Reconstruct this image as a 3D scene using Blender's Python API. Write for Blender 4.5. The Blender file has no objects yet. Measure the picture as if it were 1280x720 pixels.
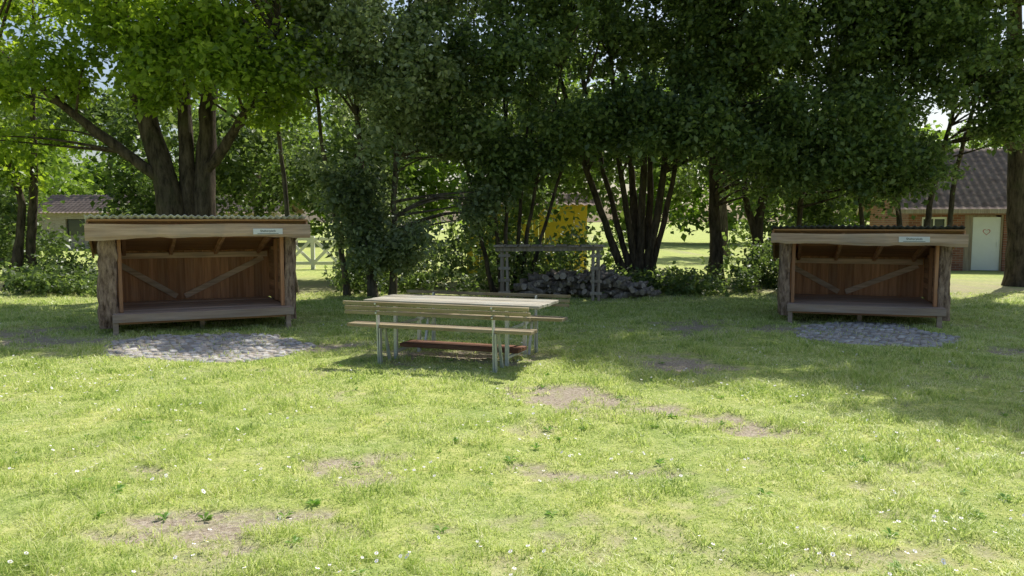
import bpy, math, numpy as np
from mathutils import Vector, Matrix
rng=np.random.default_rng(7)
S=bpy.context.scene
S.view_settings.view_transform='Standard'
try: S.view_settings.look='None'
except Exception: pass
S.view_settings.exposure=0

# ------------------------------------------------------------ helpers
def link(o,parent=None):
    S.collection.objects.link(o)
    if parent: o.parent=parent
    return o
def empty(name,loc=(0,0,0),rz=0):
    e=bpy.data.objects.new(name,None); e.location=loc; e.rotation_euler=(0,0,rz)
    return link(e)
def np_mesh(name,V,F,mats,parent=None,smooth=False,midx=None):
    me=bpy.data.meshes.new(name)
    V=np.asarray(V,dtype=np.float32)
    if isinstance(F,np.ndarray):
        k=F.shape[1]; n=len(F)
        me.vertices.add(len(V)); me.vertices.foreach_set('co',V.ravel())
        me.loops.add(n*k); me.loops.foreach_set('vertex_index',F.astype(np.int32).ravel())
        me.polygons.add(n); me.polygons.foreach_set('loop_start',np.arange(n,dtype=np.int32)*k)
        me.update(calc_edges=True)
    else:
        me.from_pydata([tuple(map(float,v)) for v in V],[],F); me.update()
    for m in mats: me.materials.append(m)
    n=len(me.polygons)
    if midx is not None: me.polygons.foreach_set('material_index',np.asarray(midx,dtype=np.int32))
    me.polygons.foreach_set('use_smooth',np.full(n,smooth))
    me.update()
    o=bpy.data.objects.new(name,me)
    return link(o,parent)
def hsh(ix,iy,iz):
    v=np.sin(ix*127.1+iy*311.7+iz*74.7)*43758.5453
    return v-np.floor(v)
def vn(x,y,z=0.0):
    x=np.asarray(x,float); y=np.asarray(y,float); z=np.asarray(z,float)+0*x
    ix,iy,iz=np.floor(x),np.floor(y),np.floor(z)
    fx,fy,fz=x-ix,y-iy,z-iz
    fx=fx*fx*(3-2*fx); fy=fy*fy*(3-2*fy); fz=fz*fz*(3-2*fz)
    r=0
    for a in (0,1):
        for b in (0,1):
            for c in (0,1):
                w=(fx if a else 1-fx)*(fy if b else 1-fy)*(fz if c else 1-fz)
                r=r+w*hsh(ix+a,iy+b,iz+c)
    return r
class MB:
    def __init__(s): s.v=[]; s.f=[]
    def box(s,c,size,rot=None):
        hx,hy,hz=[q/2 for q in size]; n=len(s.v)
        for dx,dy,dz in ((-1,-1,-1),(1,-1,-1),(1,1,-1),(-1,1,-1),(-1,-1,1),(1,-1,1),(1,1,1),(-1,1,1)):
            p=Vector((dx*hx,dy*hy,dz*hz))
            if rot is not None: p=rot@p
            s.v.append((p.x+c[0],p.y+c[1],p.z+c[2]))
        for q in ((0,3,2,1),(4,5,6,7),(0,1,5,4),(1,2,6,5),(2,3,7,6),(3,0,4,7)):
            s.f.append(tuple(n+i for i in q))
    def bar(s,a,b,w,h):
        a=Vector(a); b=Vector(b); d=b-a; L=d.length
        R=d.to_track_quat('X','Z').to_matrix()
        s.box((a+b)/2,(L,w,h),R)
    def add(s,V,F):
        n=len(s.v); s.v+= [tuple(v) for v in V]; s.f+=[tuple(n+int(i) for i in f) for f in F]
    def obj(s,name,mats,parent=None,bevel=0.0,smooth=False):
        o=np_mesh(name,np.array(s.v),s.f,mats,parent,smooth)
        if bevel:
            m=o.modifiers.new('bevel','BEVEL'); m.width=bevel; m.segments=2; m.limit_method='ANGLE'
        return o
def tube(path,rad,sides=10,rough=0.0,seed=0,cap=True,rf=4.0):
    P=np.array(path,float); n=len(P)
    T=np.gradient(P,axis=0); T/=np.linalg.norm(T,axis=1)[:,None]+1e-9
    ref=np.array([0.31,0.95,0.1]) if abs(T[:,2]).mean()>0.7 else np.array([0.05,0.1,1.0])
    A=np.cross(T,ref); A/=np.linalg.norm(A,axis=1)[:,None]+1e-9
    B=np.cross(T,A)
    th=np.arange(sides)/sides*2*np.pi
    r=np.array(rad,float)[:,None]*np.ones((1,sides))
    V=P[:,None,:]+r[...,None]*(np.cos(th)[None,:,None]*A[:,None,:]+np.sin(th)[None,:,None]*B[:,None,:])
    if rough:
        nn=vn(V[...,0]*rf*2+seed,V[...,1]*rf*2,V[...,2]*rf)-.5+ .5*(vn(V[...,0]*rf*6+seed,V[...,1]*rf*6,V[...,2]*rf*2)-.5)
        r=r*(1+rough*nn)
        V=P[:,None,:]+r[...,None]*(np.cos(th)[None,:,None]*A[:,None,:]+np.sin(th)[None,:,None]*B[:,None,:])
    V=V.reshape(-1,3)
    i=np.arange(n-1)[:,None]*sides; j=np.arange(sides)[None,:]; j2=(j+1)%sides
    F=np.stack([i+j,i+j2,i+sides+j2,i+sides+j],-1).reshape(-1,4)
    if cap:
        c0=len(V); V=np.vstack([V,P[0],P[-1]])
        capf=[(c0,(k+1)%sides,k) for k in range(sides)]+[(c0+1,(n-1)*sides+k,(n-1)*sides+(k+1)%sides) for k in range(sides)]
        return V,F,capf
    return V,F,[]
def curve_path(pts,n=14,wig=0.0):
    pts=np.array(pts,float); t=np.linspace(0,1,len(pts)); tt=np.linspace(0,1,n)
    out=np.stack([np.interp(tt,t,pts[:,k]) for k in range(3)],-1)
    for _ in range(2):
        out[1:-1]=(out[:-2]+2*out[1:-1]+out[2:])/4
    if wig:
        w=rng.normal(0,wig,(n,3)); w[0]=0; w[:,2]*=.3
        w=np.cumsum(w,axis=0)*.5; out=out+w
    return out

# ------------------------------------------------------------ materials
def newmat(name):
    m=bpy.data.materials.new(name); m.use_nodes=True
    nt=m.node_tree; nt.nodes.clear()
    out=nt.nodes.new('ShaderNodeOutputMaterial')
    return m,nt,out
def ramp(nt,stops,fac=None):
    r=nt.nodes.new('ShaderNodeValToRGB'); e=r.color_ramp.elements
    while len(e)<len(stops): e.new(0.5)
    for i,(p,c) in enumerate(stops):
        e[i].position=p; e[i].color=(c[0],c[1],c[2],1)
    if fac is not None: nt.links.new(fac,r.inputs[0])
    return r
def mixc(nt,fac,a,b,bt='MIX'):
    m=nt.nodes.new('ShaderNodeMix'); m.data_type='RGBA'; m.blend_type=bt
    for s,i in ((fac,0),(a,6),(b,7)):
        if hasattr(s,'links'): nt.links.new(s,m.inputs[i])
        else: m.inputs[i].default_value=s if i==0 else (s[0],s[1],s[2],1)
    return m.outputs[2]
def noise(nt,vec,scale,detail=4,rough=.55):
    n=nt.nodes.new('ShaderNodeTexNoise'); n.inputs['Scale'].default_value=scale
    n.inputs['Detail'].default_value=detail; n.inputs['Roughness'].default_value=rough
    if vec is not None: nt.links.new(vec,n.inputs['Vector'])
    return n.outputs['Fac']
def mapping(nt,scale,coord='Object',island=False):
    tc=nt.nodes.new('ShaderNodeTexCoord'); mp=nt.nodes.new('ShaderNodeMapping')
    mp.inputs['Scale'].default_value=scale
    nt.links.new(tc.outputs[coord],mp.inputs['Vector'])
    if island:
        g=nt.nodes.new('ShaderNodeNewGeometry'); mu=nt.nodes.new('ShaderNodeMath'); mu.operation='MULTIPLY'; mu.inputs[1].default_value=37
        nt.links.new(g.outputs['Random Per Island'],mu.inputs[0]); nt.links.new(mu.outputs[0],mp.inputs['Location'])
    return mp.outputs[0]
def principled(nt,out,col,rough=.7,metal=0,bump=None,bs=.3,bd=.01,spec=.3):
    p=nt.nodes.new('ShaderNodeBsdfPrincipled')
    p.inputs['Roughness'].default_value=rough; p.inputs['Metallic'].default_value=metal
    p.inputs['Specular IOR Level'].default_value=spec
    if hasattr(col,'links'): nt.links.new(col,p.inputs['Base Color'])
    else: p.inputs['Base Color'].default_value=(*col,1)
    if bump is not None:
        b=nt.nodes.new('ShaderNodeBump'); b.inputs['Strength'].default_value=bs; b.inputs['Distance'].default_value=bd
        nt.links.new(bump,b.inputs['Height']); nt.links.new(b.outputs[0],p.inputs['Normal'])
    nt.links.new(p.outputs[0],out.inputs[0]); return p
def wood(name,dark,light,axis='x',weather=(.3,.29,.26),wamt=.3):
    m,nt,out=newmat(name)
    sc={'x':(1.2,22,22),'y':(22,1.2,22),'z':(22,22,1.2)}[axis]
    v=mapping(nt,sc,island=True)
    n1=noise(nt,v,1.0,6,.6)
    v2=mapping(nt,(1,1,1),island=True); n2=noise(nt,v2,3.0,4,.6)
    c=ramp(nt,[(.3,dark),(.7,light)],n1).outputs[0]
    g=nt.nodes.new('ShaderNodeNewGeometry')
    tone=ramp(nt,[(0,(.62,.6,.58)),(1,(1.25,1.2,1.15))],g.outputs['Random Per Island']).outputs[0]
    c=mixc(nt,1.0,c,tone,'MULTIPLY')
    w=ramp(nt,[(.45,(0,0,0)),(.75,(wamt,wamt,wamt))],n2).outputs[0]
    c=mixc(nt,w,c,weather)
    principled(nt,out,c,.75,bump=n1,bs=.5,bd=.006); return m
def bark(name,dark,light,sc=1.0,moss=.45):
    m,nt,out=newmat(name)
    v=mapping(nt,(14*sc,14*sc,3.5*sc)); n1=noise(nt,v,1,7,.7)
    v2=mapping(nt,(1,1,1)); n2=noise(nt,v2,2.3,3)
    c=ramp(nt,[(.35,dark),(.68,light)],n1).outputs[0]
    ms=ramp(nt,[(.55,(0,0,0)),(.75,(moss,)*3)],n2).outputs[0]
    c=mixc(nt,ms,c,(.06,.075,.03))
    principled(nt,out,c,.9,bump=n1,bs=1,bd=.03,spec=.1); return m
def leafmat(name,cols,trans,tfac=.45,big=.6,rough=.38,spec=.5,iw=.6):
    m,nt,out=newmat(name)
    g=nt.nodes.new('ShaderNodeNewGeometry')
    v=mapping(nt,(1,1,1)); n=noise(nt,v,big,3)
    mx=nt.nodes.new('ShaderNodeMath'); mx.operation='MULTIPLY_ADD'; mx.inputs[1].default_value=iw  # per-leaf tone spread, kept wide so pale leaves imitate glints
    nt.links.new(g.outputs['Random Per Island'],mx.inputs[0])
    m2=nt.nodes.new('ShaderNodeMath'); m2.operation='MULTIPLY_ADD'; m2.inputs[1].default_value=.9; m2.inputs[2].default_value=-.24
    nt.links.new(n,m2.inputs[0]); nt.links.new(m2.outputs[0],mx.inputs[2])
    k=len(cols); c=ramp(nt,[(.15+.7*i/(k-1),cc) for i,cc in enumerate(cols)],mx.outputs[0]).outputs[0]
    p=nt.nodes.new('ShaderNodeBsdfPrincipled'); nt.links.new(c,p.inputs['Base Color']); p.inputs['Roughness'].default_value=rough
    p.inputs['Specular IOR Level'].default_value=spec
    t=nt.nodes.new('ShaderNodeBsdfTranslucent')
    tcn=mixc(nt,1.0,c,trans,'MULTIPLY'); nt.links.new(tcn,t.inputs[0])
    ms=nt.nodes.new('ShaderNodeMixShader'); ms.inputs[0].default_value=tfac
    nt.links.new(p.outputs[0],ms.inputs[1]); nt.links.new(t.outputs[0],ms.inputs[2]); nt.links.new(ms.outputs[0],out.inputs[0])
    return m
def plain(name,col,rough=.6,metal=0,var=.15,scale=6):
    m,nt,out=newmat(name)
    v=mapping(nt,(1,1,1)); n=noise(nt,v,scale,5,.65)
    a=tuple(c*(1-var) for c in col); b=tuple(min(1,c*(1+var)) for c in col)
    c=ramp(nt,[(.3,a),(.7,b)],n).outputs[0]
    principled(nt,out,c,rough,metal,bump=n,bs=.2,bd=.003); return m

M_in_z=wood('shelter_plank_vertical',(.33,.15,.07),(.60,.33,.175),'z',wamt=.15)
M_in_x=wood('shelter_plank_horizontal',(.34,.17,.08),(.62,.36,.19),'x',wamt=.15)
M_in_y=wood('shelter_plank_depth',(.40,.21,.11),(.72,.45,.27),'y',wamt=.1)
M_fas=wood('fascia_wood',(.37,.25,.17),(.72,.54,.40),'x',wamt=.4)
M_floor=wood('floor_wood',(.34,.25,.19),(.60,.47,.37),'x',wamt=.45)
M_bench=wood('bench_wood',(.17,.135,.075),(.40,.335,.21),'x',weather=(.33,.32,.25),wamt=.6)
M_top=wood('tabletop_wood',(.30,.28,.21),(.55,.52,.43),'x',weather=(.48,.49,.44),wamt=.8)
M_rail=wood('rail_wood',(.12,.055,.035),(.25,.12,.07),'x',wamt=.2)
M_grey=wood('grey_wood',(.19,.15,.12),(.44,.38,.31),'z',wamt=.6)
M_barkslab=bark('slab_bark',(.10,.06,.04),(.56,.40,.29),1.7,.12)
M_bark=bark('tree_bark',(.03,.024,.018),(.15,.12,.09),.8)
M_barkL=bark('tree_bark_pale',(.04,.034,.026),(.20,.17,.13),.8)
M_galv=plain('galvanised_steel',(.55,.57,.58),.45,.55,.15,14)
M_sheetG=plain('fibre_sheet_grey',(.55,.55,.56),.7,0,.35,5)
M_sheetB=plain('roof_sheet_black',(.07,.072,.08),.5,0,.4,5)
M_white=plain('white_paint',(.80,.80,.78),.5,0,.05,3)
M_ink=plain('sign_ink',(.03,.03,.03),.6)
M_red=plain('heart_red',(.5,.12,.12),.6)
M_dark=plain('dark_frame',(.04,.035,.03),.6)
M_glass,_nt,_o=newmat('window_glass'); principled(_nt,_o,(.03,.04,.045),.08,spec=.6)
M_door=plain('door_pale_blue',(.76,.79,.82),.4,0,.04,3)

# ------------------------------------------------------------ world, sun, camera
EL=math.radians(54); AZ=math.radians(36)
w=bpy.data.worlds.new('World'); S.world=w; w.use_nodes=True
nt=w.node_tree; bg=nt.nodes['Background']
sk=nt.nodes.new('ShaderNodeTexSky'); sk.sky_type='NISHITA'; sk.sun_disc=False
sk.sun_elevation=EL; sk.sun_rotation=AZ; sk.air_density=1.0; sk.dust_density=2.5; sk.altitude=10
nt.links.new(sk.outputs[0],bg.inputs[0]); bg.inputs[1].default_value=.145
sd=Vector((math.sin(AZ)*math.cos(EL),math.cos(AZ)*math.cos(EL),math.sin(EL)))
sl=bpy.data.lights.new('sun','SUN'); sl.energy=5.0; sl.angle=math.radians(.5); sl.color=(1,.96,.88)
so=bpy.data.objects.new('sun',sl); so.rotation_euler=(-sd).to_track_quat('-Z','Y').to_euler(); so.location=(10,14,20); link(so)
cd=bpy.data.cameras.new('camera'); cd.lens=28.1; cd.sensor_width=36; cd.clip_end=1500; cd.clip_start=.05
co=bpy.data.objects.new('camera',cd); co.location=(0,0,1.6); co.rotation_euler=(math.radians(90-4.8),0,0); link(co); S.camera=co

# ------------------------------------------------------------ ground
PADS=[(-3.85,10.15,1.28),(5.15,11.35,1.22)]
def padR(px,t): return 1+.09*np.sin(2*t+px)+.06*np.sin(3*t+2*px)+.05*np.sin(5*t+px*3)
BARE=[(.58,7.2,.42,.28),(1.3,6.55,.4,.2),(1.95,6.2,.3,.16),(-1.03,5.1,.26,.18),(-2.35,4.95,.2,.2),(.45,4.95,.34,.14),(.95,5.1,.22,.14),
(-1.5,4.0,.4,.12),(-6.2,10.6,.9,.5),(1.9,9.0,.4,.35),(2.8,12.2,.5,.9),(6.2,10.0,.5,.3),(-2.4,10.3,.5,.4),
(-7.0,11.6,.6,.5),(4.0,11.9,.5,.3),(-.7,9.3,.9,.45)]
def bare(x0,y0):
    x=x0+.55*(vn(x0*1.9,y0*2.3,21)-.5)+.2*(vn(x0*7,y0*8,22)-.5); y=y0+.6*(vn(x0*1.7+5,y0*2.1,23)-.5)+.22*(vn(x0*6,y0*9,24)-.5)
    n=vn(x0*3.3,y0*5.0,3.3)*.35+vn(x0*9,y0*12,1.1)*.3+vn(x0*24,y0*30,8.1)*.35
    b=np.zeros_like(x)
    for (a,c,rx,ry) in BARE:
        d=((x-a)/rx)**2+((y-c)/ry)**2
        b=np.maximum(b,np.clip(1.8-d*.55-3.6*(n-.3),0,1)*np.clip((5-d)*.6,0,1))
    t=vn(x*.6+9,y*1.1,7.7)*.42+vn(x*3.1,y*4.3,2.2)*.28+vn(x*11,y*14,2.9)*.3
    b=np.maximum(b,np.clip((t-.635)*6,0,.55))
    deep=np.clip((y-15.5)/2.5,0,1)*np.clip((23-y)/3,0,1)
    b=np.maximum(b,deep*.75*np.clip(n*1.6,0,1))
    return b
def inpad(x,y):
    r=np.zeros(x.shape,bool)
    for (a,c,R) in PADS:
        t=np.arctan2(y-c,x-a); r|=np.hypot(x-a,y-c)<(R*.97*padR(a,t))
    return r
def gh(x,y):
    f=np.clip((30-np.hypot(x,y))/15,0,1)
    return f*(.05*(vn(x*.35,y*.35)-.5)+.03*(vn(x*1.7,y*1.7,5)-.5)) - .02*bare(x,y)*f
def ax(lo,hi,step,far):
    c=np.arange(lo,hi+1e-6,step); g=[]; s=step; p=hi
    while p<far: s*=1.35; p+=s; g.append(p)
    g2=[]; s=step; p=lo
    while p>-far: s*=1.35; p-=s; g2.append(p)
    return np.concatenate([g2[::-1],c,g])
xs=ax(-13,13,.06,700); ys=ax(2,17,.05,700)
X,Y=np.meshgrid(xs,ys); Z=gh(X,Y)
V=np.stack([X,Y,Z],-1).reshape(-1,3); nx,ny=len(xs),len(ys)
i=np.arange(ny-1)[:,None]*nx+np.arange(nx-1)[None,:]
F=np.stack([i,i+1,i+nx+1,i+nx],-1).reshape(-1,4)
mg,nt,out=newmat('lawn_soil')
at=nt.nodes.new('ShaderNodeAttribute'); at.attribute_name='bare'
v=mapping(nt,(1,1,1)); n1=noise(nt,v,1.3,5); n2=noise(nt,v,38,6,.7); n3=noise(nt,v,9,5,.65)
gcol=ramp(nt,[(.3,(.26,.33,.09)),(.55,(.46,.50,.18)),(.8,(.66,.63,.35))],n3).outputs[0]
gfar=ramp(nt,[(.3,(.8,.9,.8)),(.7,(1.15,1.1,1.0))],n1).outputs[0]
gcol=mixc(nt,1.0,gcol,gfar,'MULTIPLY')
scol=ramp(nt,[(.3,(.20,.16,.11)),(.5,(.40,.335,.25)),(.72,(.62,.55,.45))],n2).outputs[0]
c=mixc(nt,at.outputs['Fac'],gcol,scol)
principled(nt,out,c,.95,bump=n2,bs=.9,bd=.02,spec=.1)
g=np_mesh('ground',V,F,[mg],smooth=True)
a=g.data.attributes.new('bare','FLOAT','POINT'); a.data.foreach_set('value',bare(X,Y).ravel().astype(np.float32))

# ------------------------------------------------------------ grass blades
def blades(n,y0,y1,lmin,lmax,w0,seed):
    r=np.random.default_rng(seed)
    y=y0+(y1-y0)*r.random(n)**1.15; x=(r.random(n)*2-1)*(.74*y+.7)
    b=bare(x,y); keep=(r.random(n)>b*.9)&(~inpad(x,y)|(r.random(n)<.07))
    x,y,b=x[keep],y[keep],b[keep]; n=len(x)
    cl=vn(x*2.1,y*2.1,9)*.4+vn(x*6.5,y*6.5,4)*.6
    L=(lmin+(lmax-lmin)*r.random(n))*(.4+1.9*np.clip((cl-.36)*1.9,0,1.4))*(1-.5*b)
    W=w0*(.6+.8*r.random(n))*np.clip(y/6,.8,2.2)
    th=r.random(n)*2*np.pi; ln=th+r.normal(0,.6,n)+np.pi/2
    lean=L*(.5+1.2*r.random(n))
    z=gh(x,y)-.004
    dx,dy=np.cos(th)*W/2,np.sin(th)*W/2
    V=np.empty((n,5,3))
    V[:,0]=np.stack([x-dx,y-dy,z],-1); V[:,1]=np.stack([x+dx,y+dy,z],-1)
    mx,my=x+np.cos(ln)*lean*.35,y+np.sin(ln)*lean*.35; mz=z+L*.6
    V[:,2]=np.stack([mx+dx*.75,my+dy*.75,mz],-1); V[:,3]=np.stack([mx-dx*.75,my-dy*.75,mz],-1)
    V[:,4]=np.stack([x+np.cos(ln)*lean,y+np.sin(ln)*lean,z+L*.75],-1)
    k=np.arange(n)[:,None]*5
    F=np.concatenate([k+np.array([0,1,2]),k+np.array([0,2,3]),k+np.array([3,2,4])],0)
    return V.reshape(-1,3),F
M_grass=leafmat('grass_blade',[(.24,.35,.08),(.50,.60,.17),(.70,.74,.31),(.84,.80,.56)],(1.15,1.2,1.0),.48,1.6,iw=.6)
V,F=blades(420000,3.0,18,.028,.062,.006,3)
np_mesh('grass',V,F,[M_grass])

# daisies
r=np.random.default_rng(5); n=11000
y=3.1+9*r.random(n)**1.1; x=(r.random(n)*2-1)*(.72*y+.4)
d=vn(x*1.1+3,y*1.4,11)*.6+vn(x*4,y*4,12)*.4
extra=[(2.15,3.95,.35),(-.65,4.95,.2),(-2.9,6.2,.6),(-4.3,7.5,1),(2.8,4.1,.3),(-1.6,3.55,.3),(-.5,3.6,.2)]
pk=np.clip((d-.48)*1.1,0,.4)
for a,b_,c_ in extra: pk=np.maximum(pk,.6*np.exp(-((x-a)**2+(y-b_)**2)/c_**2*2))
keep=(r.random(n)<pk)&(bare(x,y)<.5)&~inpad(x,y)
x,y=x[keep],y[keep]; n=len(x)
Vd=[];Fd=[];md=[]
zz=gh(x,y)
for k in range(n):
    R=.007+.006*r.random(); z=float(zz[k])+.04+.03*r.random(); b0=len(Vd)
    tx,ty=r.normal(0,.35,2)
    Vd.append((x[k],y[k],z))
    for q in range(10):
        rr=R*(1 if q%2 else .82); ca,sa=math.cos(q*.628)*rr,math.sin(q*.628)*rr
        Vd.append((x[k]+ca,y[k]+sa,z+.002+ca*tx+sa*ty))
    for q in range(10): Fd.append((b0,b0+1+q,b0+1+(q+1)%10)); md.append(0)
    b1=len(Vd)
    for q in range(6): Vd.append((x[k]+math.cos(q*1.047)*R*.35,y[k]+math.sin(q*1.047)*R*.35,z+.004))
    Vd.append((x[k],y[k],z+.007))
    for q in range(6): Fd.append((b1+q,b1+(q+1)%6,b1+6)); md.append(1)
M_pet=plain('daisy_petal',(.88,.88,.86),.6,0,.03); M_yel=plain('daisy_centre',(.7,.5,.05),.7)
np_mesh('daisies',np.array(Vd),Fd,[M_pet,M_yel],midx=md)

# broadleaf weeds (rosettes)
r=np.random.default_rng(15); n=110
y=3.2+8*r.random(n)**1.3; x=(r.random(n)*2-1)*(.72*y+.3); kk=~inpad(x,y); x,y=x[kk],y[kk]
Vw=[];Fw=[]
for k in range(len(x)):
    z=float(gh(x[k],y[k])); m=r.integers(5,11); s=.03+.03*r.random()
    for q in range(m):
        a=r.random()*6.28; b0=len(Vw); dx,dy=math.cos(a),math.sin(a); up=.3+.7*r.random(); wd=s*.2
        Vw+= [(x[k],y[k],z+.005),(x[k]+dx*s*.5-dy*wd,y[k]+dy*s*.5+dx*wd,z+s*up*.6+.005),(x[k]+dx*s,y[k]+dy*s,z+s*up*.7),(x[k]+dx*s*.5+dy*wd,y[k]+dy*s*.5-dx*wd,z+s*up*.6+.005)]
        Fw.append((b0,b0+1,b0+2,b0+3))
M_weed=leafmat('weed_leaf',[(.16,.30,.05),(.26,.42,.09)],(1.2,1.4,.6),.4)
np_mesh('broadleaf_weeds',np.array(Vw),Fw,[M_weed])

# ------------------------------------------------------------ cobble pads
mc,nt,out=newmat('cobblestone')
gg=nt.nodes.new('ShaderNodeNewGeometry'); v=mapping(nt,(1,1,1)); n1=noise(nt,v,30,5,.7)
c=ramp(nt,[(0,(.30,.28,.25)),(.35,(.50,.46,.41)),(.6,(.56,.50,.45)),(.8,(.38,.39,.40)),(1,(.70,.67,.62))],gg.outputs['Random Per Island']).outputs[0]
c=mixc(nt,1.0,c,ramp(nt,[(.3,(.7,.7,.7)),(.7,(1.15,1.15,1.15))],n1).outputs[0],'MULTIPLY')
principled(nt,out,c,.85,bump=n1,bs=.4,bd=.006)
M_sand=plain('joint_sand',(.32,.28,.22),.95,0,.4,30)
for (px,py,R) in PADS:
    e=empty('cobblestone_pad',(px,py,0)); mb=MB(); r=np.random.default_rng(int(px*10)+99)
    s=.112
    for gi in range(-14,15):
        for gj in range(-14,15):
            cx=(gi+.5*(gj%2))*s+r.normal(0,.012); cy=gj*s*.9+r.normal(0,.012)
            rr=math.hypot(cx,cy); a=math.atan2(cy,cx); Re=R*float(padR(px,a))
            if rr>Re-.03: continue
            if rr>Re-.2 and r.random()<.2: continue
            sx=s*.5*(.72+.36*r.random()); sy=s*.5*(.72+.36*r.random())
            zt=.006+.016*r.random(); ph=r.random()*6; m=7; z0=float(gh(px+cx,py+cy)); VV=[]
            ang=np.arange(m)/m*6.283+ph; jit=1+r.normal(0,.12,m)
            for (f,zz) in ((1,-.03),(1,zt*.4),(.74,zt)):
                for t,j in zip(ang,jit): VV.append((cx+math.cos(t)*sx*f*j,cy+math.sin(t)*sy*f*j,z0+zz+r.normal(0,.001)))
            VV.append((cx,cy,z0+zt+.004))
            FF=[(l*m+t,l*m+(t+1)%m,(l+1)*m+(t+1)%m,(l+1)*m+t) for l in (0,1) for t in range(m)]+[(2*m+t,2*m+(t+1)%m,3*m) for t in range(m)]
            mb.add(VV,FF)
    mb.obj('stones',[mc],e)
    nr,na=10,48; VV=[(0,0,float(gh(px,py))+.004)]; FF=[]
    for a in range(1,nr+1):
        for q in range(na):
            t=q/na*6.283; rr=R*a/nr*float(padR(px,t)); xx,yy=rr*math.cos(t),rr*math.sin(t)
            VV.append((xx,yy,float(gh(px+xx,py+yy))+(.004 if a<nr else -.01)))
    FF+=[(0,1+q,1+(q+1)%na) for q in range(na)]
    for a in range(nr-1): FF+=[(1+a*na+q,1+(a+1)*na+q,1+(a+1)*na+(q+1)%na,1+a*na+(q+1)%na) for q in range(na)]
    np_mesh('joint_bed',np.array(VV),FF,[M_sand],e,True)

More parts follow.
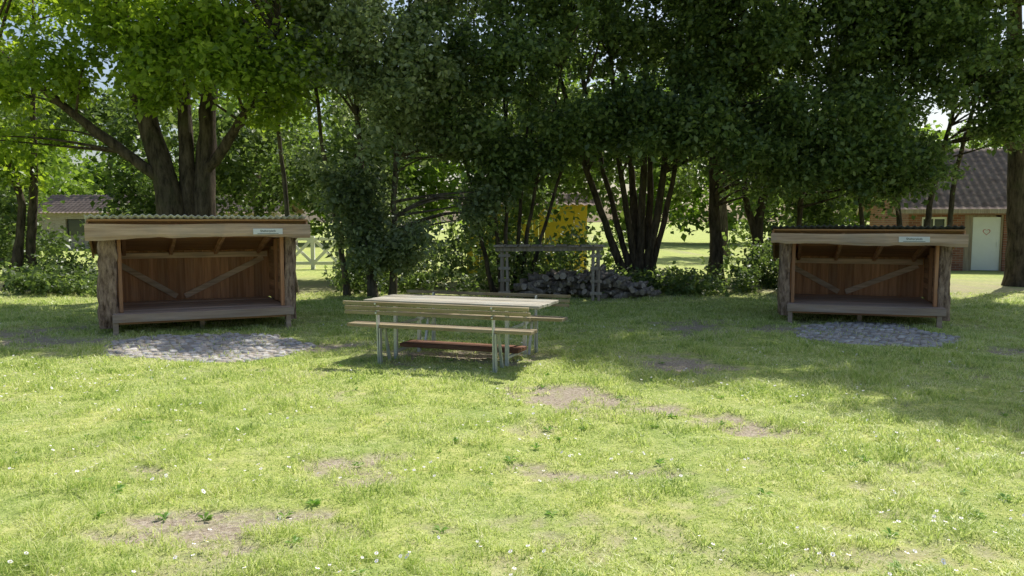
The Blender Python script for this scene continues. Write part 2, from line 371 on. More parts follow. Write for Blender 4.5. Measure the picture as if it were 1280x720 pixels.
# ------------------------------------------------------------ shelters
def shelter(loc,rz,W,H,D,FW,fh,sheet,seed,text,signx,rl,rr_):
    r=np.random.default_rng(seed)
    e=empty('wooden_shelter',loc,rz)
    fz=.305; hb=H-.42
    hw=W/2
    def roofz(y): return H-(H-hb)*(y/D)   # underside of roof
    mb=MB(); nb=int(D/.14); bw=D/nb
    for k in range(nb): mb.box((0,bw*(k+.5),fz-.015+r.normal(0,.0015)),(W-.1,bw-.008,.03))
    mb.box((.02,-.10,fz-.0135),(W-.02,.185,.031))
    mb.obj('floor_boards',[M_floor],e,.003)
    mb=MB(); mb.box((.02,-.216,fz-.056),(W+.0,.042,.118)); mb.obj('floor_front_beam',[M_floor],e,.006)
    mb=MB()
    for yy in (-.13,D/2,D-.12): mb.box((0,yy,fz-.09),(W-.16,.07,.115))
    mb.obj('joists',[M_in_x],e,.004)
    mb=MB()
    for xx in (-hw+.06,0,hw-.06):
        for yy in (-.16 if xx else .3,D-.1): mb.box((xx+r.normal(0,.01),yy,.04),(.07,.06,.29))
    mb.obj('stub_legs',[M_floor],e,.004)
    mb=MB(); nb=int(W/.135); bw=W/nb
    for k in range(nb):
        mb.box((-hw+bw*(k+.5),D-.012+r.normal(0,.002),(fz+roofz(D))/2),(bw-.0015,.024,roofz(D)-fz))
    mb.obj('back_wall',[M_in_z],e,.002)
    mb=MB()
    mb.box((0,D+.016,(fz+roofz(D))/2),(W-.02,.02,roofz(D)-fz-.02)); mb.obj('back_sheathing',[M_in_x],e)
    mb=MB()
    zt=roofz(D)-.06
    mb.bar((-hw+.12,D-.045,zt-.15),(-hw*.22,D-.045,fz+.06),.035,.09)
    mb.bar((hw-.12,D-.045,zt-.08),(-hw*.12,D-.047,fz+.06),.035,.09)
    mb.box((0,D-.05,zt-.02),(W-.1,.045,.09)); 
    mb.obj('back_braces',[M_fas],e,.003)
    mb=MB(); ms=MB()
    for sx,pr in ((-1,rl),(1,rr_)):
        nb=8
        for k in range(nb):
            z0=fz+(roofz(D)-fz)/nb*k; hh=(roofz(D)-fz)/nb
            mb.box((sx*(hw-.012)+r.normal(0,.001),D/2,z0+hh/2),(.022,D-.05,hh-.003))
        n=6
        for k in range(n):
            y0=D/n*k; y1=D/n*(k+1); 
            zt0=roofz(y1)-.01
            if zt0>roofz(D)+.03: mb.box((sx*(hw-.012),(y0+y1)/2,(roofz(D)+zt0)/2),(.022,(y1-y0)-.004,zt0-roofz(D)-.004))
        yy=.12
        while yy<D-.05:
            wd=.16+.08*r.random(); top=roofz(yy+wd/2)-.02
            path=[(sx*(hw+.03),yy+wd/2,z) for z in np.linspace(.10+.06*r.random(),top,16)]
            V_,F_,C_=tube(path,[wd*.54]*16,14,.3,seed+yy*10,rf=8)
            V_[:,0]=sx*(hw+.004)+(V_[:,0]-sx*(hw+.03))*.6+sx*.05
            V_[:,0]=np.where(sx*V_[:,0]<hw+.003,sx*(hw+.003),V_[:,0])
            ms.add(V_,[tuple(f) for f in F_]+list(C_)); yy+=wd*.98
        # corner slab: squarish, bark-edged
        zs=np.linspace(.10,H,34)
        path=[(0,0,z) for z in zs]
        V_,F_,C_=tube(path,np.linspace(pr*1.04,pr*.95,34),32,.30,seed+sx*5,rf=9)
        ca,sa=V_[:,0].copy(),V_[:,1].copy(); rr=np.hypot(ca,sa)+1e-9
        k_=(1/np.maximum(np.abs(ca),np.abs(sa))*rr)**.75
        V_[:,0]=ca*k_+sx*(hw+.02)+.012*np.sin(V_[:,2]*4+seed); V_[:,1]=sa*k_*.85+.04
        ms.add(V_,[tuple(f) for f in F_]+list(C_))
    mb.obj('side_walls',[M_in_y],e,.002)
    ms.obj('bark_slabs',[M_barkslab],e,0,True)
    mb=MB()
    for sx,pr in ((-1,rl),(1,rr_)):
        mb.box((sx*(hw-pr-.015),.03,(fz+H)/2),(.05,.09,H-fz-.01))
        mb.box((sx*(hw-.05),D*.5,(fz+roofz(D*.5))/2),(.05,.07,roofz(D*.5)-fz-.02))
    mb.obj('studs',[M_in_z],e,.004)
    ang=math.atan2(H-hb,D); L=(D+.5)/math.cos(ang)
    R=Matrix.Rotation(-ang,3,'X')
    mb=MB()
    for k in range(4):
        xx=-hw+.2+(W-.4)*k/3; yc=D/2-.02; mb.box((xx,yc,roofz(yc)-.045),(.05,L-.35,.09),R)
    mb.obj('rafters',[M_in_y],e,.003)
    mb=MB(); nb=int(L/.16)
    for k in range(nb):
        s=(k+.5)/nb; yc=-.25+(D+.5)*s; mb.box((0,yc,roofz(yc)+.013),(FW-.06,L/nb-.002,.022),R)
    mb.obj('roof_deck',[M_in_x],e)
    nx_=int(FW/.02); xs_=np.linspace(-FW/2-.0,FW/2-.05,nx_); ysr=np.linspace(-.34,D+.3,8)
    am=.014; VV=[];
    for lay in (0,1):
        for yv in ysr:
            for xv in xs_:
                VV.append((xv,yv,roofz(yv)+.046+am*math.sin(xv*2*math.pi/.09)+lay*.008+.008*math.sin(xv*2.1+seed)+.018*(float(vn(xv*2.5+seed,yv*2))-.5)))
    FF=[]; ny_=len(ysr); o2=nx_*ny_
    for a_ in range(ny_-1):
        for b_ in range(nx_-1):
            q=a_*nx_+b_; FF.append((q,q+nx_,q+nx_+1,q+1)); FF.append((o2+q,o2+q+1,o2+q+nx_+1,o2+q+nx_))
    for b_ in range(nx_-1): FF.append((b_,b_+1,o2+b_+1,o2+b_))
    np_mesh('corrugated_roof',np.array(VV),FF,[sheet],e,True)
    n=90; xv=np.linspace(-FW/2,FW/2,n); yf=-.315
    top=H+.015+.006*np.sin(xv*3); bot=H+.015-fh+.09*(vn(xv*1.4+seed,xv*0)-.5)+.022*(vn(xv*7+seed,xv*0)-.5)
    VV=[]
    for k in range(n):
        VV+=[(xv[k],yf+.012,bot[k]),(xv[k],yf-.006,bot[k]*.75+top[k]*.25),(xv[k],yf,top[k]),(xv[k],yf+.045,top[k]),(xv[k],yf+.045,bot[k]+.03)]
    FF=[]
    for k in range(n-1):
        for q in range(5):
            q2=(q+1)%5; FF.append((k*5+q,k*5+q2,(k+1)*5+q2,(k+1)*5+q))
    FF+=[(0,1,2,3,4),tuple((n-1)*5+q for q in (4,3,2,1,0))]
    FF=[tuple(reversed(f)) for f in FF]
    np_mesh('fascia_board',np.array(VV),FF,[M_fas],e)
    mb=MB()
    for sx in (-1,1):
        yc=D/2; mb.box((sx*(FW/2-.03),yc-.01,roofz(yc)-.025),(.03,L-.1,.09),R)
    mb.obj('barge_boards',[M_in_y],e,.003)
    sw,sh=.42,.085
    mb=MB(); mb.box((signx,yf-.016,H-fh*.45),(sw,.008,sh)); mb.obj('name_sign',[M_white],e,.002)
    cu=bpy.data.curves.new('sign_text','FONT'); cu.body=text; cu.size=.045; cu.align_x='CENTER'; cu.align_y='CENTER'; cu.extrude=.0005
    cu.materials.append(M_ink)
    t=bpy.data.objects.new('sign_text',cu); t.rotation_euler=(math.pi/2,0,0); t.location=(signx,yf-.0225,H-fh*.45+.008); link(t,e)
    mb=MB(); mb.box((signx,yf-.0215,H-fh*.45-.03),(.3,.002,.006)); mb.obj('sign_line',[M_ink],e)
    return e
shelter((-4.52,11.68,0),math.radians(26),2.46,1.54,1.75,3.0,.21,M_sheetG,3,'Shelterplads',.88,.12,.085)
shelter((5.50,12.50,-.02),math.radians(-19),2.26,1.41,1.75,2.76,.15,M_sheetB,8,'Shelterplads',.66,.085,.085)

# ------------------------------------------------------------ picnic table with backrests
e=empty('picnic_table',(-.60,9.27,.0),math.radians(-20))
LB=2.2
r=np.random.default_rng(70)
mb=MB()
for k in range(5): mb.box((r.normal(0,.006),-.30+.15*k,.668+r.normal(0,.0015)),(2.16,.134,.035))
mb.obj('table_top',[M_top],e,.006)
mb=MB()
for s in (-1,1):
    for k in range(2): mb.box((r.normal(0,.006),s*(.53+.125*k),.432),(LB,.111,.036))
mb.obj('seats',[M_bench],e,.006)
mb=MB()
for s in (-1,1):
    for k in range(3):
        z=.584+.052*k; mb.box((r.normal(0,.008),s*(.742+.007*k),z+r.normal(0,.001)),(LB,.03,.038),Matrix.Rotation(-s*.12,3,'X'))
mb.obj('backrests',[M_bench],e,.004)
mb=MB(); mb.box((0,-.03,.13),(1.5,.15,.045)); mb.box((0,.14,.13),(1.5,.12,.045)); mb.obj('foot_rail',[M_rail],e,.006)
mb=MB()
for sx in (-.69,.69):
    for s in (-1,1):
        mb.bar((sx,s*.69,-.03),(sx,s*.722,.69),.016,.06)
        mb.bar((sx+.02,s*.69,-.03),(sx+.02,s*.70,.41),.016,.05)
        mb.bar((sx,s*.30,-.03),(sx,s*.30,.625),.04,.04)
        mb.bar((sx,s*.45,.0),(sx,s*.57,.40),.03,.03)
    mb.bar((sx-.012,-.70,.395),(sx-.012,.70,.395),.02,.034)
    mb.bar((sx,-.36,.637),(sx,.36,.637),.04,.024)
    mb.bar((sx+.0,-.28,.09),(sx+.0,.28,.09),.03,.03)
mb.obj('steel_frame',[M_galv],e,.003)
mb=MB()
for sx in (-.69,.69):
    for s in (-1,1):
        for z in (.585,.688): mb.box((sx,s*(.762+(z-.595)*.16),z),(.02,.008,.02))
mb.obj('bolts',[M_galv],e,.002)

# ------------------------------------------------------------ firewood rack + pile
e=empty('firewood_rack',(.78,16.3,0),math.radians(-3))
mb=MB(); r=np.random.default_rng(2)
for sx in (-.92,.92):
    for yy in (-.25,.25):
        for q in (-.06,.06): mb.bar((sx+q,yy,0),(sx+q+r.normal(0,.02),yy,1.02),.07,.05)
    for z in (.15,.4,.65,.9): mb.bar((sx-.12,-.29,z),(sx+.12,-.29,z+r.normal(0,.01)),.02,.06)
mb.obj('posts',[M_grey],e,.004)
mb=MB()
for yy in (-.3,.3): mb.bar((-1.1,yy,1.03),(1.05,yy,1.05),.06,.08)
for k in range(9): mb.box((-1.02+k*.25,0,1.095+r.normal(0,.004)),(.22,.8,.025),Matrix.Rotation(r.normal(0,.02),3,'Z'))
mb.obj('top_boards',[M_grey],e,.004)
M_log=bark('firewood_bark',(.12,.10,.085),(.38,.33,.28),1.5,.1); M_end=wood('firewood_end',(.24,.20,.16),(.46,.41,.34),'y',weather=(.33,.31,.29),wamt=.5)
VV=[];FF=[];MI=[]
for k in range(240):
    x=r.uniform(.15,2.95); prof=.42*math.exp(-((x-1.3)/1.5)**4)*(.75+.5*float(vn(x*2.2,0)))
    z=.05+r.random()*max(.05,prof); yv=16.2+r.uniform(0,.75)+.2*(1-z)
    a=r.normal(0,1.0) ; L=.25+.2*r.random(); rad=.025+.05*r.random(); dz=r.normal(0,.25)
    d=np.array([math.sin(a),math.cos(a),dz])*L/2; P=np.array([x,yv,z])
    V_,F_,C_=tube([P-d,P,P+d],[rad]*3,r.integers(4,9),.3,k)
    b0=len(VV); VV+=[tuple(q) for q in V_]; FF+=[tuple(b0+int(i) for i in f) for f in F_]; MI+=[0]*len(F_)
    FF+=[tuple(b0+int(i) for i in f) for f in C_]; MI+=[1]*len(C_)
np_mesh('firewood_pile',np.array(VV),FF,[M_log,M_end],midx=MI)

# ------------------------------------------------------------ trees
def leafquads(C,R,n,size,r,flat=.7,up=.9):
    C=np.repeat(C,n,0); Rr=np.repeat(R,n)[:,None]
    d=r.normal(0,1,C.shape); d/=np.linalg.norm(d,axis=1)[:,None]
    rad=r.random((len(C),1))**.5*(1+.4*(r.random((len(C),1))<.2))
    P=C+d*rad*Rr*np.array([1,1,flat])
    nn=r.normal(0,1,P.shape)*.75+np.array([0,0,up]); nn/=np.linalg.norm(nn,axis=1)[:,None]
    t=np.cross(nn,r.normal(0,1,P.shape)); t/=np.linalg.norm(t,axis=1)[:,None]+1e-9
    b=np.cross(nn,t); s=(size*(.55+.9*r.random(len(P))))[:,None]
    V=np.empty((len(P),4,3)); V[:,0]=P; V[:,1]=P+t*s*.5+b*s*.36; V[:,2]=P+t*s-np.array([0,0,.22])*s; V[:,3]=P+t*s*.5-b*s*.36
    return V.reshape(-1,3)
def quads(V): return np.arange(len(V)).reshape(-1,4)
def tree(name,stems,crowns,lmat,bmat,seed,size=.1,nl=190,cr=.55,gap=.42,twigs=.5):
    r=np.random.default_rng(seed); e=empty(name,tuple(stems[0][0][0]))
    base=np.array(stems[0][0][0],float)
    mb=MB(); SP=[]
    for k,(pts,r0,r1) in enumerate(stems):
        n=22; p=curve_path(pts,n,.03); t=np.linspace(0,1,n)
        rad=r0+(r1-r0)*t; 
        if p[0][2]<.2: rad=rad*(1+.5*np.exp(-t*14))
        V_,F_,_c=tube(p-base,rad,12,.3,seed+k,cap=False,rf=2.5); mb.add(V_,F_)
        SP.append(p[5:])
    SP=np.vstack(SP)
    Cs=[]
    for (cx,cy,cz,rx,ry,rz_,n) in crowns:
        got=0; tries=0
        gp=gap if cz<8.5 else gap-.06
        while got<n and tries<40:
            m=n*2; d=r.normal(0,1,(m,3)); d/=np.linalg.norm(d,axis=1)[:,None]
            q=d*(r.random((m,1))**.42)*np.array([rx,ry,rz_])+np.array([cx,cy,cz])
            g_=vn(q[:,0]*.85+seed,q[:,1]*.6,q[:,2]*1.1); q=q[g_>gp][:n-got]
            Cs.append(q); got+=len(q); tries+=1
    C=np.vstack(Cs); C=C[C[:,2]>.25]; R=cr*(.45+.85*r.random(len(C)))
    V=leafquads(C,R,nl,size,r)
    np_mesh('crown',V-base,quads(V),[lmat],e)
    for k in range(len(C)):
        if r.random()>twigs: continue
        c=C[k]; dd=np.linalg.norm((SP-c)*np.array([1,1,.8]),axis=1)+np.where(SP[:,2]>c[2]-.2,1.5,0)
        s=SP[np.argmin(dd)]; L=np.linalg.norm(c-s)
        if L>5.5: continue
        mid=(s+c)/2+r.normal(0,.08*L,3)+np.array([0,0,.08*L])
        p=curve_path([s,mid,c],7); rr=.012+.011*L
        V_,F_,_c=tube(p-base,np.linspace(rr,.006,7),5,0,0,cap=False); mb.add(V_,F_)
    mb.obj('trunk_and_branches',[bmat],e,0,True)
    return e
LM_maple=leafmat('maple_leaf',[(.09,.15,.02),(.18,.26,.035),(.30,.38,.07)],(2.1,2.1,.8),.55)
LM_dark=leafmat('hazel_leaf',[(.055,.09,.035),(.115,.17,.06),(.23,.30,.12)],(1.7,1.75,.85),.46)  # pale end raised to put leaf glints into the colour
LM_grey=leafmat('willow_leaf',[(.10,.14,.06),(.20,.25,.12),(.42,.46,.30)],(1.4,1.5,.9),.46)
LM_far=leafmat('far_leaf',[(.08,.13,.025),(.15,.23,.045),(.23,.31,.075)],(1.7,1.8,.8),.5,.15)
tree('maple_tree',[([(-7.0,16.8,-.1),(-7.1,16.8,2.2),(-7.8,16.9,5),(-8.4,17,9)],.34,.08),([(-6.5,17,-.1),(-6.5,17,2.4),(-6.25,17.1,5),(-6.0,17,9)],.28,.08),
  ([(-7.0,16.8,2.2),(-8.6,16.3,3.6),(-10.0,15.8,5)],.13,.04),([(-6.5,17,2.6),(-5.2,16.4,4),(-4.3,15.6,5)],.12,.04),([(-6.8,16.9,1.5),(-7.0,17.3,5),(-7.2,17.5,9)],.18,.06)],
  [(-7.1,16.3,7.4,3.9,3.0,3.2,215),(-5.3,15.2,4.2,1.8,1.1,1.6,56),(-9.7,15.6,4.0,1.7,1.1,1.2,24),(-7.4,15.2,5.2,2.4,1.0,1.0,30)],LM_maple,M_bark,11,.12,175,.55,.44)
tree('young_maple_tree',[([(-11.6,18.5,0),(-11.3,18.5,2),(-12.4,18.4,6)],.13,.03),([(-11.3,18.7,0),(-10.9,18.5,3),(-10.5,18.2,6)],.12,.03),([(-12.2,18.5,0),(-12.6,18.5,3),(-13.4,18.3,6)],.12,.03)],
  [(-12.5,18.2,5.8,2.5,2.2,3.0,58),(-12.6,18,2.8,1.5,1,1.2,16)],LM_maple,M_bark,12,.125,150,.55,.48)
tree('willow_tree',[([(-2.9,16.6,0),(-3.0,16.5,3),(-3.4,16.4,8)],.08,.03),([(-2.5,16.7,0),(-2.3,16.6,3),(-1.9,16.4,7)],.07,.03),([(-3.5,16.9,0),(-3.9,16.8,3),(-4.3,16.6,6)],.06,.03),([(-4.7,17.3,0),(-4.9,17.3,3),(-5.2,17.3,6)],.06,.03)],
  [(-2.8,16.0,4.9,2.2,1.6,3.2,180),(-2.5,16.3,2.0,1.2,1,1.4,50),(-1.2,16.6,2.6,1.0,.8,1.2,34),(-1.6,16.3,8.8,2.8,2.0,1.8,105)],LM_grey,M_barkL,13,.10,185,.5,.42)  # last crown is out of view, added to cast shade on the lawn
fan=[]
for k,(dx,dy) in enumerate([(-1.2,-.4),(-.6,.3),(-.1,-.3),(.5,.2),(1.1,-.4),(1.6,0)]):
    fan.append(([(-.1+dx*.25,17.6,0),(-.1+dx*.55,17.6+dy*.4,1.8),(-.1+dx*1.3,17.5+dy,6)],.055,.02))
tree('hawthorn_tree',fan,[(.1,16.8,5.4,2.6,2.0,2.9,175),(-.7,16.6,2.9,1.1,.8,.8,26),(1.2,16.5,3.2,1.1,.8,.6,22)],LM_dark,M_bark,14,.10,185,.5,.42)
fan=[]
for k,(dx,dy,bw) in enumerate([(-2.6,-.5,1),(-1.8,.3,.8),(-1.1,-.6,.9),(-.6,.3,1.2),(-.1,-.2,1.2),(.3,.5,1),(.8,-.3,1.1),(1.4,.2,.8)]):
    fan.append(([(3.15+dx*.12,19.3,0),(3.15+dx*.28,19.3+dy*.2,1.0),(3.15+dx*.6,19.2+dy,3),(3.15+dx*1.05,19+dy*2,7)],.12*bw,.035))
tree('hazel_tree',fan,[(3.1,17.6,5.9,3.3,2.9,2.9,260),(2.0,16.3,3.8,1.5,.9,.9,36),(4.6,16.4,3.5,1.5,.9,1.0,44),(3.4,16.7,9.0,2.8,1.9,1.6,105)],LM_dark,M_bark,15,.105,185,.55,.42)  # last crown sits above the frame, put in for its lawn shade
tree('elm_tree',[([(5.1,20,0),(5.05,20,2),(4.9,19.8,6)],.19,.06),([(6.25,20.3,0),(6.1,20.2,1.6),(6.9,20,6)],.17,.06),([(6.2,20.2,.9),(5.7,20,2.4),(5.5,20,5)],.10,.04),([(7.2,19.8,0),(7.0,19.8,2),(7.9,19.6,6)],.08,.03)],
  [(6.2,17.4,5.9,3.0,2.7,3.0,225),(6.9,16.4,3.2,1.7,1,1.1,50),(5.5,17.0,3.0,1.1,1,.9,28),(7.2,15.6,9.4,2.9,2.1,1.8,140)],LM_dark,M_bark,16,.105,185,.55,.42)  # last crown is unseen, added so canopy shadow reaches the lawn
tree('elder_tree',[([(8.9,18.3,0),(8.8,18.2,2),(8.2,18,6)],.08,.03),([(9.3,18.4,0),(9.5,18.2,2),(10.1,18,6)],.09,.03),([(8.4,18.6,0),(7.9,18.4,3),(7.5,18.1,5)],.06,.02),([(10.2,18.9,0),(10.4,18.8,3),(10.8,18.6,6)],.07,.03)],
  [(9.0,17.0,5.8,2.4,2.0,2.9,185),(8.0,17.0,2.8,1.2,.9,.9,40),(10.4,17.3,4.0,1.3,.8,.8,22)],LM_dark,M_bark,17,.105,185,.52,.44)
tree('oak_tree',[([(12.5,19.6,-.1),(12.3,19.6,2),(12.0,19.5,5),(11.6,19.3,10)],.31,.12),([(12.3,19.6,2.4),(13.6,19.2,4.4),(15,18.8,7)],.14,.05),([(12.2,19.6,3.2),(10.8,18.6,5),(9.4,17.6,7)],.13,.04)],
  [(11.2,17.2,8.9,4.2,3.9,3.3,215),(10.0,14.6,10.4,3.0,2.2,2.6,185),(11.4,17.0,5.2,1.6,1.2,.8,16),(14.5,18.5,6.0,2.2,2,2,36)],LM_maple,M_bark,18,.12,175,.58,.47)  # forward high crown is unseen, added to throw shade at right

# undergrowth and hedge behind
r=np.random.default_rng(33); Cs=[]
for k in range(520):
    x=r.uniform(-11,11); y=r.uniform(16.9,19.6)
    dens=.35+.75*vn(x*.6,y*.5,2)
    h=1.2*vn(x*.8+2,y*.8,6)
    if 1.4<x<4.9: h*=.3
    if -3.4<x<-.5: h+=.5
    if 4.6<x<7: h+=.3
    u=x/y
    if -.30<u<-.21: continue
    if u>.515: continue
    if x>8.5: h*=.4
    if r.random()<dens: Cs.append((x,y,.1+h*r.random()))
V=leafquads(np.array(Cs),.38*(.6+.7*r.random(len(Cs))),130,.10,r,.7)
np_mesh('undergrowth',V,quads(V),[LM_dark])
Cs=[]
for k in range(1500):
    x=r.uniform(-17,9.6); y=r.uniform(20.8,23.2)
    z=.2+4.8*r.random()
    keepn=vn(x*.5+4,y*.4,z*.6); u=x/y
    low=.44 if z>2.0 else .46
    if z<2.3 and 3.0<x<5.3: continue
    if z<2.1 and -.31<u<-.20: continue
    if 1.2<z<3.0 and -.60<u<-.50: continue
    if z<1.9 and -.4<x<1.2 and r.random()<.55: continue
    if z<2.4 and 5.3<x<8.0 and r.random()<.5: continue
    if keepn>low: Cs.append((x,y,z))
V=leafquads(np.array(Cs),.6*(.6+.7*r.random(len(Cs))),90,.15,r,.8)
np_mesh('hedge',V,quads(V),[LM_dark])

# distant trees
r=np.random.default_rng(44); Cs=[];Rs=[]
for k in range(60):
    cx=-62+124*k/59+r.normal(0,1.0); cy=r.uniform(52,64); H=r.uniform(8,14)*(.68 if (-45<cx<-24 or cx>24) else 1); rr=r.uniform(2.5,4)
    for q in range(38):
        d=r.normal(0,1,3); d/=np.linalg.norm(d); d*=r.random()**.4
        Cs.append((cx+d[0]*rr,cy+d[1]*rr,H*.52+d[2]*H*.5)); Rs.append(1.1)
V=leafquads(np.array(Cs),np.array(Rs),62,.45,r)
np_mesh('distant_trees',V,quads(V),[LM_far])
def midtree(name,x,y,H,rr,n,seed):
    tree(name,[([(x,y,0),(x+.1,y,H*.4),(x-.2,y,H*.8)],.22,.05)],[(x,y,H*.62,rr,rr,H*.36,n)],LM_far,M_bark,seed,.2,110,.75,.42,.2)
midtree('birch_tree',-19.0,30,8,3.0,60,51)
midtree('birch_tree',-10.5,33,9,3,75,52)
midtree('birch_tree',9.5,36,9,2.8,70,53)
midtree('birch_tree',26,40,8,4,70,54)

# ------------------------------------------------------------ brick house (right)
def brickmat(name,c1,c2,mort):
    m,nt,out=newmat(name)
    tc=nt.nodes.new('ShaderNodeTexCoord'); sp=nt.nodes.new('ShaderNodeSeparateXYZ'); cb=nt.nodes.new('ShaderNodeCombineXYZ')
    nt.links.new(tc.outputs['Object'],sp.inputs[0]); ad=nt.nodes.new('ShaderNodeMath'); ad.operation='ADD'
    nt.links.new(sp.outputs[0],ad.inputs[0]); nt.links.new(sp.outputs[1],ad.inputs[1])
    nt.links.new(ad.outputs[0],cb.inputs[0]); nt.links.new(sp.outputs[2],cb.inputs[1])
    b=nt.nodes.new('ShaderNodeTexBrick'); nt.links.new(cb.outputs[0],b.inputs[0])
    b.inputs['Color1'].default_value=(*c1,1); b.inputs['Color2'].default_value=(*c2,1); b.inputs['Mortar'].default_value=(*mort,1)
    b.inputs['Scale'].default_value=1; b.inputs['Brick Width'].default_value=.24; b.inputs['Row Height'].default_value=.075; b.inputs['Mortar Size'].default_value=.008
    principled(nt,out,b.outputs[0],.9,bump=b.outputs[1],bs=-.4,bd=.01); return m
M_brick=brickmat('red_brick',(.20,.075,.05),(.30,.13,.09),(.27,.23,.2))
mt,nt,out=newmat('roof_tile'); v=mapping(nt,(1,1,1)); n1=noise(nt,v,3,5,.7)
c=ramp(nt,[(.3,(.15,.11,.09)),(.7,(.32,.25,.21))],n1).outputs[0]; principled(nt,out,c,.85,bump=n1,bs=.3,bd=.02,spec=.2)
def tiled_roof(name,x0,x1,ye,ze,yr,zr,parent,mat):
    nx_=int((x1-x0)/.045); xv=np.linspace(x0,x1,nx_); rows=int(math.hypot(yr-ye,zr-ze)/.32); VV=[]
    for k in range(rows):
        for s,lift in ((k/rows,.035),((k+1)/rows-.001,.0)):
            yy=ye+(yr-ye)*s; zz=ze+(zr-ze)*s+lift
            VV.append(np.stack([xv,np.full(nx_,yy),zz+.025*np.sin(xv*2*np.pi/.24)],-1))
    VV=np.vstack(VV); nr=rows*2
    i=np.arange(nr-1)[:,None]*nx_+np.arange(nx_-1)[None,:]
    return np_mesh(name,VV,np.stack([i,i+1,i+nx_+1,i+nx_],-1).reshape(-1,4),[mat],parent,True)
e=empty('brick_house',(12.85,26.0,0),math.radians(-14))
mb=MB()
def wallpieces(mb,x0,x1,z1,ops,y,th=.3):
    x=x0
    for (a,b,c0,c1) in ops:
        mb.box(((x+a)/2,y+th/2,z1/2),(a-x,th,z1))
        if c0>0: mb.box(((a+b)/2,y+th/2,c0/2),(b-a,th,c0))
        mb.box(((a+b)/2,y+th/2,(c1+z1)/2),(b-a,th,z1-c1)); x=b
    mb.box(((x+x1)/2,y+th/2,z1/2),(x1-x,th,z1))
dX=-.77
ops=[(.40,1.15,1.25,1.72),(2.42+dX,3.55+dX,0,1.78),(4.4,5.6,.9,1.75)]
wallpieces(mb,0,12,2.05,ops,0)
mb.box((.15,3.3,1.025),(.3,6.0,2.05)); mb.box((11.85,3.3,1.025),(.3,6.0,2.05)); mb.box((6,6.45,1.025),(12,.3,2.05))
mb.v+= [(0,0.0,2.05),(0,6.6,2.05),(0,3.3,3.9),(.28,0.0,2.05),(.28,6.6,2.05),(.28,3.3,3.9)]; b0=len(mb.v)-6
mb.f+=[(b0,b0+2,b0+1),(b0+3,b0+4,b0+5),(b0,b0+3,b0+5,b0+2),(b0+1,b0+2,b0+5,b0+4)]
mb.obj('walls',[M_brick],e)
tiled_roof('roof_front',-.4,12.6,-.45,1.9,3.3,4.15,e,mt); tiled_roof('roof_back',-.4,12.6,7.05,1.9,3.3,4.15,e,mt)
mb=MB(); mb.box((6,-.47,1.9),(13.1,.03,.14)); mb.bar((-.42,-.4,1.9),(-.42,3.3,4.1),.03,.16); mb.bar((-.42,7,1.9),(-.42,3.3,4.1),.03,.16); mb.obj('eaves_boards',[M_grey],e)
mb=MB(); mb.box((2.55+dX,.12,.89),(.26,.06,1.78)); mb.box((3.0+dX,.1,1.75),(.64,.08,.05)); mb.box((3.52+dX,.1,.89),(.05,.08,1.78)); mb.obj('door_frame',[M_grey],e)
mb=MB(); mb.box((3.09+dX,.13,.87),(.80,.05,1.70)); mb.box((3.4+dX,.09,.85),(.03,.04,.14)); mb.obj('door',[M_door],e,.004)
mb=MB()
for (a,b,c0,c1) in (ops[0],ops[2]):
    for s in (a+.03,b-.03): mb.box((s,.1,(c0+c1)/2),(.06,.08,c1-c0))
    for s in (c0+.03,c1-.03): mb.box(((a+b)/2,.1,s),(b-a-.12,.08,.06))
    mb.box(((a+b)/2,.1,(c0+c1)/2),(.04,.06,c1-c0-.12))
mb.obj('window_frames',[M_white],e,.003)
mb=MB()
for (a,b,c0,c1) in (ops[0],ops[2]): mb.box(((a+b)/2,.14,(c0+c1)/2),(b-a-.06,.01,c1-c0-.06))
mb.obj('window_panes',[M_glass],e)
t=np.linspace(0,2*np.pi,26)[:-1]; hx=16*np.sin(t)**3/16*.11; hz=(13*np.cos(t)-5*np.cos(2*t)-2*np.cos(3*t)-np.cos(4*t))/16*.11
VV=[(3.09+dX+a*s,.098,1.25+b*s) for s in (1,.8) for a,b in zip(hx,hz)]; n=25
np_mesh('heart_decoration',np.array(VV),[(k,(k+1)%n,n+(k+1)%n,n+k) for k in range(n)],[M_red],e)

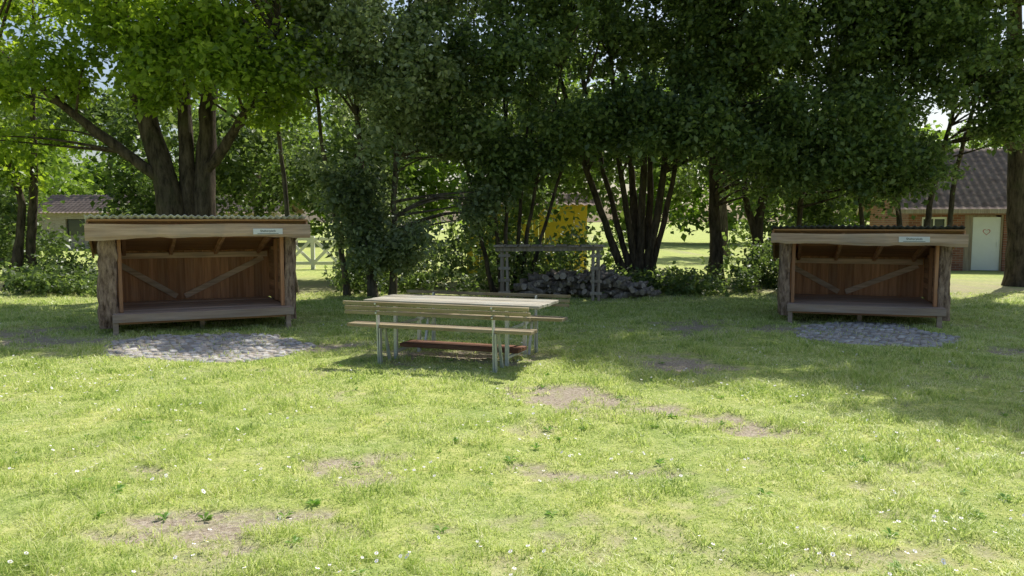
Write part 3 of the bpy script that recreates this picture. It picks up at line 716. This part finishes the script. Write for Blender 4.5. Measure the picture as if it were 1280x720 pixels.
# low far house (left), yellow shed, garden gate
M_render=brickmat('pale_brick',(.30,.24,.19),(.40,.34,.28),(.4,.37,.33))
e=empty('low_house',(-26,44,0)); mb=MB(); wallpieces(mb,0,13,2.1,[(1.5,2.6,.8,1.7),(4.4,5.5,.8,1.7),(7.2,8.2,0,1.9),(10,11.2,.8,1.7)],0)
mb.box((.15,2.3,1.05),(.3,4,2.1)); mb.box((12.85,2.3,1.05),(.3,4,2.1)); mb.box((6.5,4.45,1.05),(13,.3,2.1)); mb.obj('walls',[M_render],e)
tiled_roof('roof_front',-.4,13.4,-.4,2.0,2.3,3.1,e,mt); tiled_roof('roof_back',-.4,13.4,5,2.0,2.3,3.1,e,mt)
mb=MB(); mb.box((2.05,.16,1.25),(1.04,.02,.84)); mb.box((4.95,.16,1.25),(1.04,.02,.84)); mb.box((10.6,.16,1.25),(1.14,.02,.84)); mb.obj('windows',[M_glass],e); mb=MB(); mb.box((7.7,.14,.95),(.96,.05,1.86)); mb.obj('door',[M_dark],e)

M_yellow=plain('yellow_boards',(.80,.58,.07),.6,0,.1,4)
e=empty('yellow_shed',(-1.35,24.4,0)); mb=MB()
for k in range(20): 
    if 13<=k<=17: mb.box((.09+k*.18,0,2.0),(.172,.03,.2)); continue
    mb.box((.09+k*.18,0,1.05),(.172,.03,2.1))
for k in range(14): mb.box((-.015,.1+k*.18,1.05),(.03,.172,2.1)); mb.box((3.62,.1+k*.18,1.05),(.03,.172,2.1))
mb.obj('walls',[M_yellow],e)
mb=MB(); mb.box((2.79,.03,.95),(.88,.04,1.88)); mb.obj('door',[M_yellow],e)
tiled_roof('roof_front',-.3,3.9,-.3,2.05,1.2,2.5,e,mt); tiled_roof('roof_back',-.3,3.9,2.7,2.05,1.2,2.5,e,mt)
e=empty('white_garden_gate',(-7.45,26.5,0)); mb=MB()
for x in (0,.85,1.7): mb.box((x,0,.55),(.12,.12,1.1))
for x0 in (.05,.9):
    mb.box((x0+.375,0,1.0),(.75,.05,.10)); mb.box((x0+.375,0,.2),(.75,.05,.10)); mb.bar((x0,-.04,.23),(x0+.75,-.04,.97),.02,.10); mb.bar((x0,.04,.97),(x0+.75,.04,.23),.02,.10)
mb.obj('boards',[M_white],e,.003)
e=empty('white_fence',(-9.8,26.6,0)); mb=MB()
for k in range(3): mb.box((k*1.0,0,.45),(.08,.08,.9))
for z in (.35,.7): mb.box((1.0,-.06,z),(2.2,.025,.09))
mb.obj('boards',[M_white],e)
print('ok')
